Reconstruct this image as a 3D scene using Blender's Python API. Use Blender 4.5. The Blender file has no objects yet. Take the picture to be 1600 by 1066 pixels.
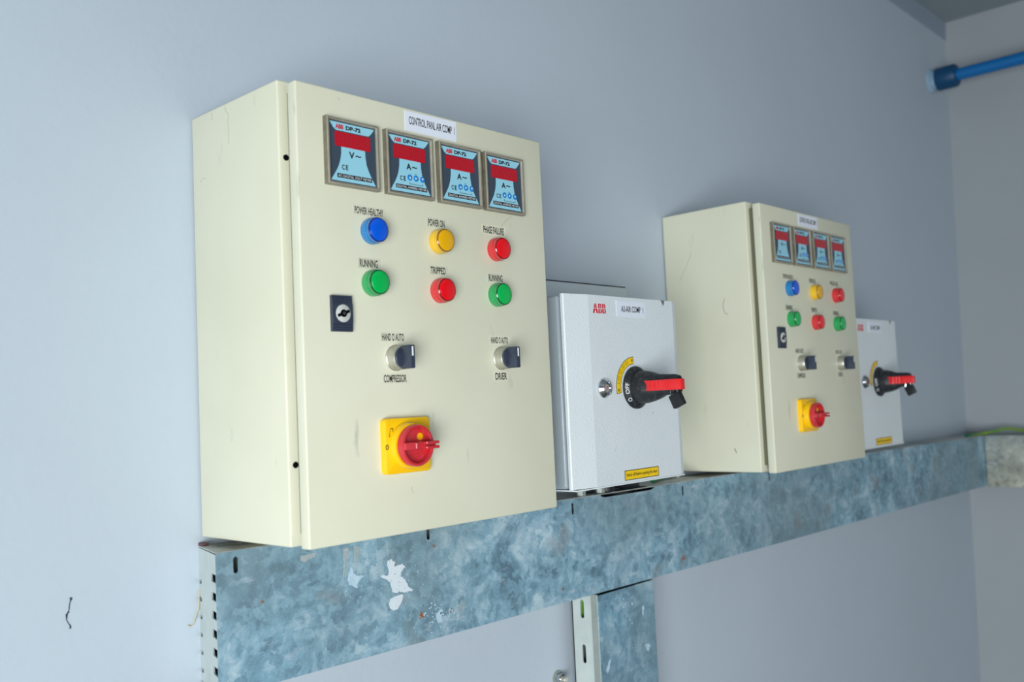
import bpy, bmesh, math, random
from mathutils import Vector, Matrix
from mathutils.geometry import tessellate_polygon

S = bpy.context.scene
COL = S.collection
PI = math.pi

# ---------------------------------------------------------------- camera
cam_d = bpy.data.cameras.new('camera')
cam = bpy.data.objects.new('camera', cam_d)
COL.objects.link(cam)
_r = Vector((0.6822334, -0.7296831, -0.04604517))
_u = Vector((-0.01563959, -0.07752788, 0.99686751))
_f = Vector((0.73096716, 0.67937619, 0.06430406))
M = Matrix.Identity(4)
for i in range(3):
    M[i][0] = _r[i]; M[i][1] = _u[i]; M[i][2] = -_f[i]
M[0][3], M[1][3], M[2][3] = -0.5677, -1.0415, 0.1412
cam.matrix_world = M
cam_d.sensor_width = 36.0
cam_d.lens = 1478.9971 / 1600 * 36
cam_d.clip_start = 0.02
cam_d.dof.use_dof = True
cam_d.dof.focus_distance = 1.25
cam_d.dof.aperture_fstop = 4.8
S.camera = cam

# ---------------------------------------------------------------- world, light, exposure
S.view_settings.view_transform = 'Standard'
S.view_settings.look = 'None'
S.view_settings.gamma = 1.0
S.view_settings.use_curve_mapping = False
S.view_settings.exposure = 0.0
w = bpy.data.worlds.new('daylight')
S.world = w
w.use_nodes = True
bg = w.node_tree.nodes['Background']
bg.inputs[0].default_value = (0.72, 0.85, 1.0, 1)
bg.inputs[1].default_value = 0.9


def area_light(name, loc, target, sx, sy, power, col):
    d = bpy.data.lights.new(name, 'AREA')
    d.shape = 'RECTANGLE'; d.size = sx; d.size_y = sy
    d.energy = power; d.color = col
    o = bpy.data.objects.new(name, d)
    COL.objects.link(o)
    o.location = loc
    o.rotation_euler = (Vector(target) - Vector(loc)).to_track_quat('-Z', 'Y').to_euler()
    return o


door_l = area_light('doorway_daylight', (-2.45, -2.35, -0.62), (0.1, -0.2, -0.42), 1.6, 1.6, 66, (0.93, 0.985, 1.0))
door_l.data.spread = math.radians(125)
area_light('front_fill', (-0.6, -3.55, 0.05), (0.4, 0, 0.0), 2.2, 1.1, 17, (0.95, 0.98, 1.0))  # fill light added behind the camera, no source known there


# ---------------------------------------------------------------- helpers
def lin(c):
    c = c / 255.0
    return c / 12.92 if c <= 0.04045 else ((c + 0.055) / 1.055) ** 2.4


def rgb(r, g, b):
    return (lin(r), lin(g), lin(b), 1.0)


def mat(name, col, rough=0.5, metal=0.0, coat=0.0, bump=0.0, bscale=200.0, var=0.0, vscale=4.0, spec=0.5,
        trans=0.0, sss=0.0, col2=None, ior=1.45):
    m = bpy.data.materials.new(name)
    m.use_nodes = True
    nt = m.node_tree
    b = nt.nodes['Principled BSDF']
    b.inputs['Base Color'].default_value = col
    b.inputs['Roughness'].default_value = rough
    b.inputs['Metallic'].default_value = metal
    b.inputs['Coat Weight'].default_value = coat
    b.inputs['Coat Roughness'].default_value = 0.08
    b.inputs['Specular IOR Level'].default_value = spec
    b.inputs['Transmission Weight'].default_value = trans
    b.inputs['IOR'].default_value = ior
    if sss:
        b.inputs['Subsurface Weight'].default_value = sss
        b.inputs['Subsurface Scale'].default_value = 0.004
    tc = nt.nodes.new('ShaderNodeTexCoord')
    if var or col2:
        n = nt.nodes.new('ShaderNodeTexNoise')
        n.inputs['Scale'].default_value = vscale
        n.inputs['Detail'].default_value = 6
        n.inputs['Roughness'].default_value = 0.65
        nt.links.new(tc.outputs['Object'], n.inputs['Vector'])
        r = nt.nodes.new('ShaderNodeValToRGB')
        r.color_ramp.elements[0].position = 0.3
        r.color_ramp.elements[1].position = 0.7
        c2 = col2 or tuple(min(1, x * (1 + var)) for x in col[:3]) + (1,)
        c1 = col if col2 else tuple(x * (1 - var) for x in col[:3]) + (1,)
        r.color_ramp.elements[0].color = c1
        r.color_ramp.elements[1].color = c2
        nt.links.new(n.outputs['Fac'], r.inputs['Fac'])
        nt.links.new(r.outputs['Color'], b.inputs['Base Color'])
    if bump:
        n2 = nt.nodes.new('ShaderNodeTexNoise')
        n2.inputs['Scale'].default_value = bscale
        n2.inputs['Detail'].default_value = 3
        nt.links.new(tc.outputs['Object'], n2.inputs['Vector'])
        bp = nt.nodes.new('ShaderNodeBump')
        bp.inputs['Strength'].default_value = bump
        bp.inputs['Distance'].default_value = 0.001
        nt.links.new(n2.outputs['Fac'], bp.inputs['Height'])
        nt.links.new(bp.outputs['Normal'], b.inputs['Normal'])
    return m


def galvanised(name, light, mid, dark, rust=0.5, seed=0.0):
    """weathered zinc: blue grey patches, pale bloom, fine scratches"""
    m = bpy.data.materials.new(name)
    m.use_nodes = True
    nt = m.node_tree
    N = nt.nodes.new; L = nt.links.new
    b = nt.nodes['Principled BSDF']
    b.inputs['Metallic'].default_value = 0.15
    tc = N('ShaderNodeTexCoord')
    mp = N('ShaderNodeMapping')
    mp.inputs['Location'].default_value = (seed, seed * 1.7, seed * 0.3)
    L(tc.outputs['Object'], mp.inputs['Vector'])
    # warp
    wn = N('ShaderNodeTexNoise'); wn.inputs['Scale'].default_value = 22; wn.inputs['Detail'].default_value = 8
    wn.inputs['Roughness'].default_value = 0.7
    L(mp.outputs[0], wn.inputs['Vector'])
    wv = N('ShaderNodeVectorMath'); wv.operation = 'MULTIPLY_ADD'
    wv.inputs[1].default_value = (0.05, 0.05, 0.05)
    L(wn.outputs['Color'], wv.inputs[0]); L(mp.outputs[0], wv.inputs[2])
    vo = N('ShaderNodeTexVoronoi'); vo.inputs['Scale'].default_value = 95
    L(wv.outputs[0], vo.inputs['Vector'])
    sep = N('ShaderNodeSeparateColor'); L(vo.outputs['Color'], sep.inputs[0])
    n1 = N('ShaderNodeTexNoise'); n1.inputs['Scale'].default_value = 13; n1.inputs['Detail'].default_value = 13
    n1.inputs['Roughness'].default_value = 0.74; n1.inputs['Distortion'].default_value = 0.5
    L(mp.outputs[0], n1.inputs['Vector'])
    mx = N('ShaderNodeMath'); mx.operation = 'MULTIPLY_ADD'
    mx.inputs[1].default_value = 0.14
    L(sep.outputs[0], mx.inputs[0]); L(n1.outputs['Fac'], mx.inputs[2])
    r = N('ShaderNodeValToRGB')
    e = r.color_ramp.elements
    e[0].position = 0.42; e[0].color = dark
    e[1].position = 0.76; e[1].color = light
    x = e.new(0.58); x.color = mid
    L(mx.outputs[0], r.inputs['Fac'])
    # greenish / grey drift
    n3 = N('ShaderNodeTexNoise'); n3.inputs['Scale'].default_value = 4.5; n3.inputs['Detail'].default_value = 4
    L(mp.outputs[0], n3.inputs['Vector'])
    r3 = N('ShaderNodeValToRGB'); r3.color_ramp.elements[0].position = 0.42; r3.color_ramp.elements[1].position = 0.68
    L(n3.outputs['Fac'], r3.inputs['Fac'])
    m3 = N('ShaderNodeMix'); m3.data_type = 'RGBA'; m3.blend_type = 'MIX'
    fm = N('ShaderNodeMath'); fm.operation = 'MULTIPLY'; fm.inputs[1].default_value = 0.62
    L(r3.outputs['Color'], fm.inputs[0]); L(fm.outputs[0], m3.inputs['Factor'])
    L(r.outputs['Color'], m3.inputs['A']); m3.inputs['B'].default_value = rgb(122, 142, 150)
    # white bloom specks
    n4 = N('ShaderNodeTexNoise'); n4.inputs['Scale'].default_value = 30; n4.inputs['Detail'].default_value = 10
    n4.inputs['Roughness'].default_value = 0.75
    mp4 = N('ShaderNodeMapping'); mp4.inputs['Scale'].default_value = (0.55, 0.55, 1.6)
    mp4.inputs['Rotation'].default_value = (0, 0.5, 0)
    L(mp.outputs[0], mp4.inputs['Vector']); L(mp4.outputs[0], n4.inputs['Vector'])
    r4 = N('ShaderNodeValToRGB'); r4.color_ramp.elements[0].position = 0.58; r4.color_ramp.elements[1].position = 0.68
    L(n4.outputs['Fac'], r4.inputs['Fac'])
    f4 = N('ShaderNodeMath'); f4.operation = 'MULTIPLY'; f4.inputs[1].default_value = 0.55
    L(r4.outputs['Color'], f4.inputs[0])
    m4 = N('ShaderNodeMix'); m4.data_type = 'RGBA'
    L(f4.outputs[0], m4.inputs['Factor']); L(m3.outputs['Result'], m4.inputs['A'])
    m4.inputs['B'].default_value = rgb(196, 208, 222)
    # brown stains
    n5 = N('ShaderNodeTexNoise'); n5.inputs['Scale'].default_value = 11; n5.inputs['Detail'].default_value = 8
    mp5 = N('ShaderNodeMapping'); mp5.inputs['Location'].default_value = (3.1 + seed, 7.7, 1.3)
    L(tc.outputs['Object'], mp5.inputs['Vector']); L(mp5.outputs[0], n5.inputs['Vector'])
    r5 = N('ShaderNodeValToRGB'); r5.color_ramp.elements[0].position = 0.60; r5.color_ramp.elements[1].position = 0.72
    L(n5.outputs['Fac'], r5.inputs['Fac'])
    f5 = N('ShaderNodeMath'); f5.operation = 'MULTIPLY'; f5.inputs[1].default_value = rust
    L(r5.outputs['Color'], f5.inputs[0])
    m5 = N('ShaderNodeMix'); m5.data_type = 'RGBA'
    L(f5.outputs[0], m5.inputs['Factor']); L(m4.outputs['Result'], m5.inputs['A'])
    m5.inputs['B'].default_value = rgb(140, 118, 95)
    L(m5.outputs['Result'], b.inputs['Base Color'])
    rr = N('ShaderNodeMapRange'); rr.inputs['To Min'].default_value = 0.38; rr.inputs['To Max'].default_value = 0.7
    L(n1.outputs['Fac'], rr.inputs['Value']); L(rr.outputs[0], b.inputs['Roughness'])
    bp = N('ShaderNodeBump'); bp.inputs['Strength'].default_value = 0.12; bp.inputs['Distance'].default_value = 0.001
    L(n4.outputs['Fac'], bp.inputs['Height']); L(bp.outputs['Normal'], b.inputs['Normal'])
    return m


def cream_steel():
    """cream powder coat with a few faint scuffs"""
    m = mat('cream_powder_coat', rgb(218, 215, 191), rough=0.42, bump=0.12, bscale=420, spec=0.4)
    nt = m.node_tree; N = nt.nodes.new; L = nt.links.new
    b = nt.nodes['Principled BSDF']
    tc = N('ShaderNodeTexCoord')
    n = N('ShaderNodeTexNoise'); n.inputs['Scale'].default_value = 5; n.inputs['Detail'].default_value = 4
    L(tc.outputs['Object'], n.inputs['Vector'])
    r = N('ShaderNodeValToRGB')
    r.color_ramp.elements[0].position = 0.3; r.color_ramp.elements[0].color = rgb(212, 210, 186)
    r.color_ramp.elements[1].position = 0.7; r.color_ramp.elements[1].color = rgb(221, 218, 196)
    L(n.outputs['Fac'], r.inputs['Fac'])
    mp = N('ShaderNodeMapping'); mp.inputs['Scale'].default_value = (1.6, 1.6, 0.35)
    mp.inputs['Rotation'].default_value = (0.2, 0.25, 0)
    L(tc.outputs['Object'], mp.inputs['Vector'])
    s = N('ShaderNodeTexNoise'); s.inputs['Scale'].default_value = 26; s.inputs['Detail'].default_value = 8
    s.inputs['Roughness'].default_value = 0.6
    L(mp.outputs[0], s.inputs['Vector'])
    r2 = N('ShaderNodeValToRGB'); r2.color_ramp.elements[0].position = 0.66; r2.color_ramp.elements[1].position = 0.78
    L(s.outputs['Fac'], r2.inputs['Fac'])
    f = N('ShaderNodeMath'); f.operation = 'MULTIPLY'; f.inputs[1].default_value = 0.55
    L(r2.outputs['Color'], f.inputs[0])
    mx = N('ShaderNodeMix'); mx.data_type = 'RGBA'
    L(f.outputs[0], mx.inputs['Factor']); L(r.outputs['Color'], mx.inputs['A']); mx.inputs['B'].default_value = rgb(140, 142, 128)
    L(mx.outputs['Result'], b.inputs['Base Color'])
    return m


def tag(o, label=None, cat=None, group=None, kind=None):
    if label: o['label'] = label
    if cat: o['category'] = cat
    if group: o['group'] = group
    if kind: o['kind'] = kind
    return o


def empty(name, loc=(0, 0, 0)):
    o = bpy.data.objects.new(name, None)
    o.empty_display_size = 0.05
    COL.objects.link(o)
    o.location = loc
    return o


def obj(name, bm, m, parent=None, label=None, ang=35):
    bmesh.ops.recalc_face_normals(bm, faces=bm.faces)
    me = bpy.data.meshes.new(name)
    bm.to_mesh(me); bm.free()
    me.materials.append(m)
    me.polygons.foreach_set('use_smooth', [True] * len(me.polygons))
    me.set_sharp_from_angle(angle=math.radians(ang))
    o = bpy.data.objects.new(name, me)
    COL.objects.link(o)
    if parent: o.parent = parent
    if label: o['label'] = label
    return o


def NB():
    return bmesh.new()


def merge(dst, src):
    me = bpy.data.meshes.new('tmp'); src.to_mesh(me); src.free()
    dst.from_mesh(me); bpy.data.meshes.remove(me)


def box(bm, x0, x1, y0, y1, z0, z1, bev=0.0, seg=2):
    b = NB()
    bmesh.ops.create_cube(b, size=1.0)
    for v in b.verts:
        v.co = Vector((x0 + (v.co.x + .5) * (x1 - x0), y0 + (v.co.y + .5) * (y1 - y0), z0 + (v.co.z + .5) * (z1 - z0)))
    bmesh.ops.recalc_face_normals(b, faces=b.faces)
    if bev:
        bmesh.ops.bevel(b, geom=b.edges[:] + b.verts[:], offset=bev, segments=seg, profile=0.5, affect='EDGES')
    merge(bm, b)
    return bm


def lathe(bm, prof, c=(0, 0, 0), axis='y', seg=40, cap=True, sx=1.0, sz=1.0):
    """prof = [(radius, height)]; axis 'y' = height runs toward -y (out of the wall)"""
    rings = []
    for r, h in prof:
        ring = []
        for k in range(seg):
            a = 2 * PI * k / seg
            if axis == 'y': p = (c[0] + r * math.cos(a) * sx, c[1] - h, c[2] + r * math.sin(a) * sz)
            elif axis == 'x': p = (c[0] + h, c[1] + r * math.cos(a), c[2] + r * math.sin(a))
            else: p = (c[0] + r * math.cos(a), c[1] + r * math.sin(a), c[2] + h)
            ring.append(bm.verts.new(p))
        rings.append(ring)
    for a, b in zip(rings, rings[1:]):
        for k in range(seg):
            bm.faces.new((a[k], a[(k + 1) % seg], b[(k + 1) % seg], b[k]))
    if cap:
        bm.faces.new(rings[0][::-1]); bm.faces.new(rings[-1])
    return bm


def prism(bm, outer, holes=(), y=0.0, t=0.001, fn=None):
    """2D polygon (x,z) with holes, from plane y out to y-t; fn maps (u,v,d)->xyz for other planes"""
    loops = [list(outer)] + [list(h) for h in holes]
    f = fn or (lambda u, v, d: (u, y - d, v))
    tris = tessellate_polygon([[Vector((p[0], p[1], 0)) for p in lp] for lp in loops])
    flat = [p for lp in loops for p in lp]
    A = [bm.verts.new(f(p[0], p[1], 0)) for p in flat]
    B = [bm.verts.new(f(p[0], p[1], t)) for p in flat]
    for tr in tris:
        try:
            bm.faces.new([A[i] for i in tr]); bm.faces.new([B[i] for i in tr][::-1])
        except ValueError:
            pass
    k = 0
    for lp in loops:
        n = len(lp)
        for i in range(n):
            j = (i + 1) % n
            try: bm.faces.new((A[k + i], A[k + j], B[k + j], B[k + i]))
            except ValueError: pass
        k += n
    return bm


def rect(x0, x1, z0, z1):
    return [(x0, z0), (x1, z0), (x1, z1), (x0, z1)]


def circ(cx, cz, r, n=24, a0=0.0, a1=2 * PI):
    full = abs(a1 - a0 - 2 * PI) < 1e-6
    m = n if full else n + 1
    return [(cx + r * math.cos(a0 + (a1 - a0) * k / n), cz + r * math.sin(a0 + (a1 - a0) * k / n)) for k in range(m)]


def slot(cx, cz, w_, h_, n=8):
    """rounded slot, longer side vertical if h_>w_ (else horizontal)"""
    if h_ >= w_:
        r = w_ / 2; d = h_ / 2 - r
        return circ(cx, cz + d, r, n, 0, PI) + circ(cx, cz - d, r, n, PI, 2 * PI)
    r = h_ / 2; d = w_ / 2 - r
    return circ(cx + d, cz, r, n, -PI / 2, PI / 2) + circ(cx - d, cz, r, n, PI / 2, 3 * PI / 2)


def tube(bm, pts, r, seg=10):
    pts = [Vector(p) for p in pts]
    rings = []
    for i, p in enumerate(pts):
        t = (pts[min(i + 1, len(pts) - 1)] - pts[max(i - 1, 0)]).normalized()
        up = Vector((0, 0, 1)) if abs(t.z) < 0.9 else Vector((1, 0, 0))
        a = t.cross(up).normalized(); b = t.cross(a)
        rr = r[i] if isinstance(r, (list, tuple)) else r
        rings.append([bm.verts.new(p + rr * (math.cos(2 * PI * k / seg) * a + math.sin(2 * PI * k / seg) * b)) for k in range(seg)])
    for a, b in zip(rings, rings[1:]):
        for k in range(seg):
            bm.faces.new((a[k], a[(k + 1) % seg], b[(k + 1) % seg], b[k]))
    bm.faces.new(rings[0][::-1]); bm.faces.new(rings[-1])
    return bm


def smooth_path(pts, n=6):
    P = [Vector(p) for p in pts]
    P = [2 * P[0] - P[1]] + P + [2 * P[-1] - P[-2]]
    out = []
    for i in range(1, len(P) - 2):
        for k in range(n):
            t = k / n
            out.append(0.5 * ((2 * P[i]) + (-P[i - 1] + P[i + 1]) * t + (2 * P[i - 1] - 5 * P[i] + 4 * P[i + 1] - P[i + 2]) * t * t
                              + (-P[i - 1] + 3 * P[i] - 3 * P[i + 1] + P[i + 2]) * t ** 3))
    out.append(P[-2])
    return out


_tc = {}


def text_verts(body, bold=0.0):
    key = (body, bold)
    if key not in _tc:
        cu = bpy.data.curves.new('t', 'FONT')
        cu.body = body; cu.size = 1.0; cu.resolution_u = 3; cu.offset = bold
        o = bpy.data.objects.new('t', cu)
        COL.objects.link(o)
        dg = bpy.context.evaluated_depsgraph_get()
        me = bpy.data.meshes.new_from_object(o.evaluated_get(dg))
        vs = [v.co.copy() for v in me.vertices]; fs = [tuple(p.vertices) for p in me.polygons]
        bpy.data.objects.remove(o); bpy.data.curves.remove(cu); bpy.data.meshes.remove(me)
        x0 = min(v.x for v in vs); x1 = max(v.x for v in vs); z0 = min(v.y for v in vs); z1 = max(v.y for v in vs)
        _tc[key] = ([((v.x - x0) / (x1 - x0), (v.y - z0) / (z1 - z0)) for v in vs], fs)
    return _tc[key]


def text(bm, body, x0, x1, z0, z1, y, bold=0.0, fn=None):
    vs, fs = text_verts(body, bold)
    f = fn or (lambda u, v: (u, y, v))
    V = [bm.verts.new(f(x0 + u * (x1 - x0), z0 + v * (z1 - z0))) for u, v in vs]
    for t in fs:
        try: bm.faces.new([V[i] for i in t])
        except ValueError: pass
    return bm


def copy_tree(o, parent=None):
    c = o.copy(); COL.objects.link(c)
    if parent:
        c.parent = parent
    for ch in list(o.children):
        copy_tree(ch, c)
    return c


# ---------------------------------------------------------------- materials
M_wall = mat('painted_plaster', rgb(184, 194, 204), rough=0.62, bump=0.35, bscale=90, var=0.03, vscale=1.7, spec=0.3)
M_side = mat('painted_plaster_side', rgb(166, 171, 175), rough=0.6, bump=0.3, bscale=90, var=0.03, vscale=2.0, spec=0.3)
M_ceil = mat('ceiling_paint', rgb(150, 160, 165), rough=0.7, bump=0.3, bscale=60)
M_floor = mat('concrete_floor', rgb(118, 116, 110), rough=0.7, bump=0.4, bscale=30, var=0.12, vscale=3)
M_cream = cream_steel()
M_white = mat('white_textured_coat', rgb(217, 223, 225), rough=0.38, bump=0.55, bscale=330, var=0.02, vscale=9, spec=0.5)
M_whitebody = mat('shaded_white_coat', rgb(158, 168, 174), rough=0.3, bump=0.25, bscale=330, spec=0.5)  # white coat greyed to carry the shade cast by the neighbouring panel
M_galv = galvanised('galvanised_steel', rgb(190, 212, 222), rgb(134, 172, 190), rgb(94, 124, 140), rust=0.42, seed=0.0)
M_galv2 = galvanised('galvanised_steel_upright', rgb(178, 204, 214), rgb(126, 166, 186), rgb(92, 128, 146), rust=0.12, seed=5.0)
M_galv3 = galvanised('stained_galvanised_steel', rgb(215, 214, 198), rgb(172, 172, 158), rgb(128, 126, 112), rust=0.7, seed=9.0)
M_galvtop = galvanised('galvanised_steel_top', rgb(214, 212, 206), rgb(188, 188, 182), rgb(150, 152, 146), rust=0.5, seed=2.0)
M_zinc = mat('bright_zinc', rgb(196, 204, 200), rough=0.45, metal=0.2, var=0.09, vscale=24, bump=0.2, bscale=120)
M_zincgrey = mat('dull_zinc', rgb(150, 158, 152), rough=0.5, metal=0.2, var=0.12, vscale=20, bump=0.2, bscale=120)
M_zincring = mat('satin_steel', rgb(206, 206, 200), rough=0.55, metal=0.1)
M_steel = mat('brushed_steel', rgb(196, 194, 180), rough=0.42, metal=0.75, var=.08, vscale=80)
M_chrome = mat('chrome', rgb(205, 208, 212), rough=0.12, metal=1.0)
M_black = mat('black_plastic', rgb(30, 32, 36), rough=0.4, bump=0.2, bscale=300)
M_navy = mat('dark_blue_grey_plastic', rgb(52, 60, 76), rough=0.38, var=0.25, vscale=60)
M_dusty = mat('dusty_black_plastic', rgb(30, 34, 40), rough=0.5, col2=rgb(92, 90, 82), vscale=130, bump=0.2, bscale=300)
M_dusty.node_tree.nodes['Color Ramp'].color_ramp.elements[0].position = 0.52
M_dusty.node_tree.nodes['Color Ramp'].color_ramp.elements[1].position = 0.82
M_ink = mat('black_ink', rgb(22, 22, 24), rough=0.6)
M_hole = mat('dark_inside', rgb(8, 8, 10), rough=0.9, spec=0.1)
M_white_ink = mat('white_ink', rgb(226, 230, 232), rough=0.5)
M_paper = mat('white_label', rgb(226, 230, 240), rough=0.35)
M_tape = mat('clear_label_tape', rgb(206, 206, 184), rough=0.25)
M_red_ink = mat('red_ink', rgb(205, 24, 44), rough=0.45)
M_yellow = mat('yellow_plastic', rgb(250, 196, 4), rough=0.35, coat=0.2)
M_yellow_lab = mat('yellow_label', rgb(244, 200, 16), rough=0.4)
M_red = mat('red_plastic', rgb(205, 32, 42), rough=0.38, coat=0.2, col2=rgb(196, 62, 70), vscale=60)
M_red2 = mat('bright_red_plastic', rgb(225, 36, 42), rough=0.35, coat=0.2)
M_bezel = mat('aged_clear_bezel', rgb(172, 166, 150), rough=0.12, trans=0.2, ior=1.46, var=.15, vscale=60)
M_seam = mat('grimy_seam', rgb(112, 106, 90), rough=0.3, coat=0.3, var=.3, vscale=90)
M_face = mat('slate_faceplate', rgb(62, 74, 88), rough=0.3)
M_cyan = mat('pale_blue_print', rgb(150, 205, 222), rough=0.3)
M_disp = mat('red_display_filter', rgb(188, 22, 40), rough=0.15, coat=0.4)
M_seg = mat('unlit_segments', rgb(164, 40, 44), rough=0.3)
M_btn = mat('blue_button', rgb(24, 128, 200), rough=0.3)
M_blue_pipe = mat('blue_painted_pipe', rgb(0, 104, 170), rough=0.4, coat=0.2)
M_blue_dark = mat('dark_blue_coupling', rgb(4, 66, 106), rough=0.45)
M_green_w = mat('green_wire', rgb(24, 120, 74), rough=0.4)
M_gy = mat('yellow_green_wire', rgb(150, 170, 40), rough=0.4, col2=rgb(60, 140, 60), vscale=40)
M_rust = mat('rust', rgb(150, 92, 58), rough=0.85, var=0.3, vscale=200)
M_splash = mat('white_paint_splash', rgb(214, 222, 228), rough=0.5, bump=0.4, bscale=120)
M_splash2 = mat('thin_white_paint', rgb(178, 202, 216), rough=0.6, bump=0.4, bscale=120, var=.1, vscale=90)
M_stain = mat('pale_brown_stain', rgb(160, 168, 170), rough=0.8, var=.15, vscale=120)
M_string = mat('straw_string', rgb(205, 190, 150), rough=0.8)
M_mark = mat('dark_wall_mark', rgb(38, 50, 66), rough=0.9)


def lens(name, c):
    return mat(name, c, rough=0.13, coat=0.7, sss=0.0, spec=0.6)


def lens3(n, a, b_, c_): return (lens(n + '_lens', a), lens(n + '_skirt', b_), lens(n + '_rim', c_))


L_blue = lens3('blue', rgb(0, 88, 214), rgb(8, 122, 190), rgb(6, 44, 130))
L_yel = lens3('amber', rgb(232, 172, 0), rgb(236, 190, 36), rgb(150, 104, 10))
L_red = lens3('red', rgb(232, 8, 22), rgb(214, 40, 48), rgb(140, 10, 20))
L_grn = lens3('green', rgb(0, 176, 78), rgb(20, 158, 84), rgb(4, 92, 46))

# ---------------------------------------------------------------- the room
ZC, ZF = 1.37, -1.45
XL, YF = -2.55, -3.7


def xr(z):       # the right wall leans a little
    return 2.70 + (z + 0.3) * (0.105 / 1.67)


bm = NB(); box(bm, XL - .1, 3.0, 0.0, 0.12, ZF, ZC + .1)
wall_back = tag(obj('wall_back', bm, M_wall), kind='structure')
bm = NB()
vs = [bm.verts.new(p) for p in [(xr(ZF), 0.0, ZF), (xr(ZC + .05), 0.0, ZC + .05), (xr(ZC + .05), YF, ZC + .05), (xr(ZF), YF, ZF)]]
ws = [bm.verts.new((3.0, v.co.y, v.co.z)) for v in vs]
bm.faces.new(vs); bm.faces.new(ws[::-1])
for i in range(4): bm.faces.new((vs[i], ws[i], ws[(i + 1) % 4], vs[(i + 1) % 4]))
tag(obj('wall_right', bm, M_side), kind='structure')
bm = NB(); prism(bm, rect(YF - .1, 0, ZF, ZC + .1), [rect(-3.25, -1.45, ZF + .05, .62)], fn=lambda u, v, d: (XL - d, u, v), t=0.1)
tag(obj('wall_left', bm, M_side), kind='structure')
bm = NB(); prism(bm, rect(XL, 3.0, ZF, ZC + .1), [rect(-1.75, .55, -.55, .65)], y=YF, t=0.1)
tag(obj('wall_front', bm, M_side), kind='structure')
bm = NB(); box(bm, XL - .1, 3.0, YF - .1, 0.12, ZC, ZC + .1)
tag(obj('ceiling', bm, M_ceil), kind='structure')
bm = NB(); box(bm, XL - .1, 3.0, YF - .1, 0.12, ZF - .1, ZF)
tag(obj('floor', bm, M_floor), kind='structure')
bm = NB()   # shallow splayed cornice under the ceiling
prism(bm, [(0, ZC), (0, ZC - .062), (-.003, ZC - .060), (-.005, ZC)], t=xr(ZC) - XL, fn=lambda u, v, d: (XL + d, u, v))
tag(obj('trim_1', bm, mat('dark_blue_grey_paint', rgb(148, 160, 175), rough=.6)), kind='structure')

# scratch-like dark squiggle on the plaster
bm = NB()
sq = [(-0.1508, -.0435), (-0.1500, -.0450), (-0.1508, -.0475), (-0.1520, -.052), (-0.1522, -.0555), (-0.1532, -.0585), (-0.1548, -.0600),
      (-0.1550, -.066), (-0.1530, -.070), (-0.1512, -.0725), (-0.1514, -.0755)]
tube(bm, [(x, -0.0003, z) for x, z in sq], [.0011, .0012, .0005, .0005, .0005, .0011, .0011, .0004, .0004, .0006, .0010], 6)
obj('scratch', bm, M_mark, wall_back, 'dark squiggly scratch on the plaster')

# ---------------------------------------------------------------- control panel
W, H, D, DF = 0.4, 0.5, 0.2118, 0.1857


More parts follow.
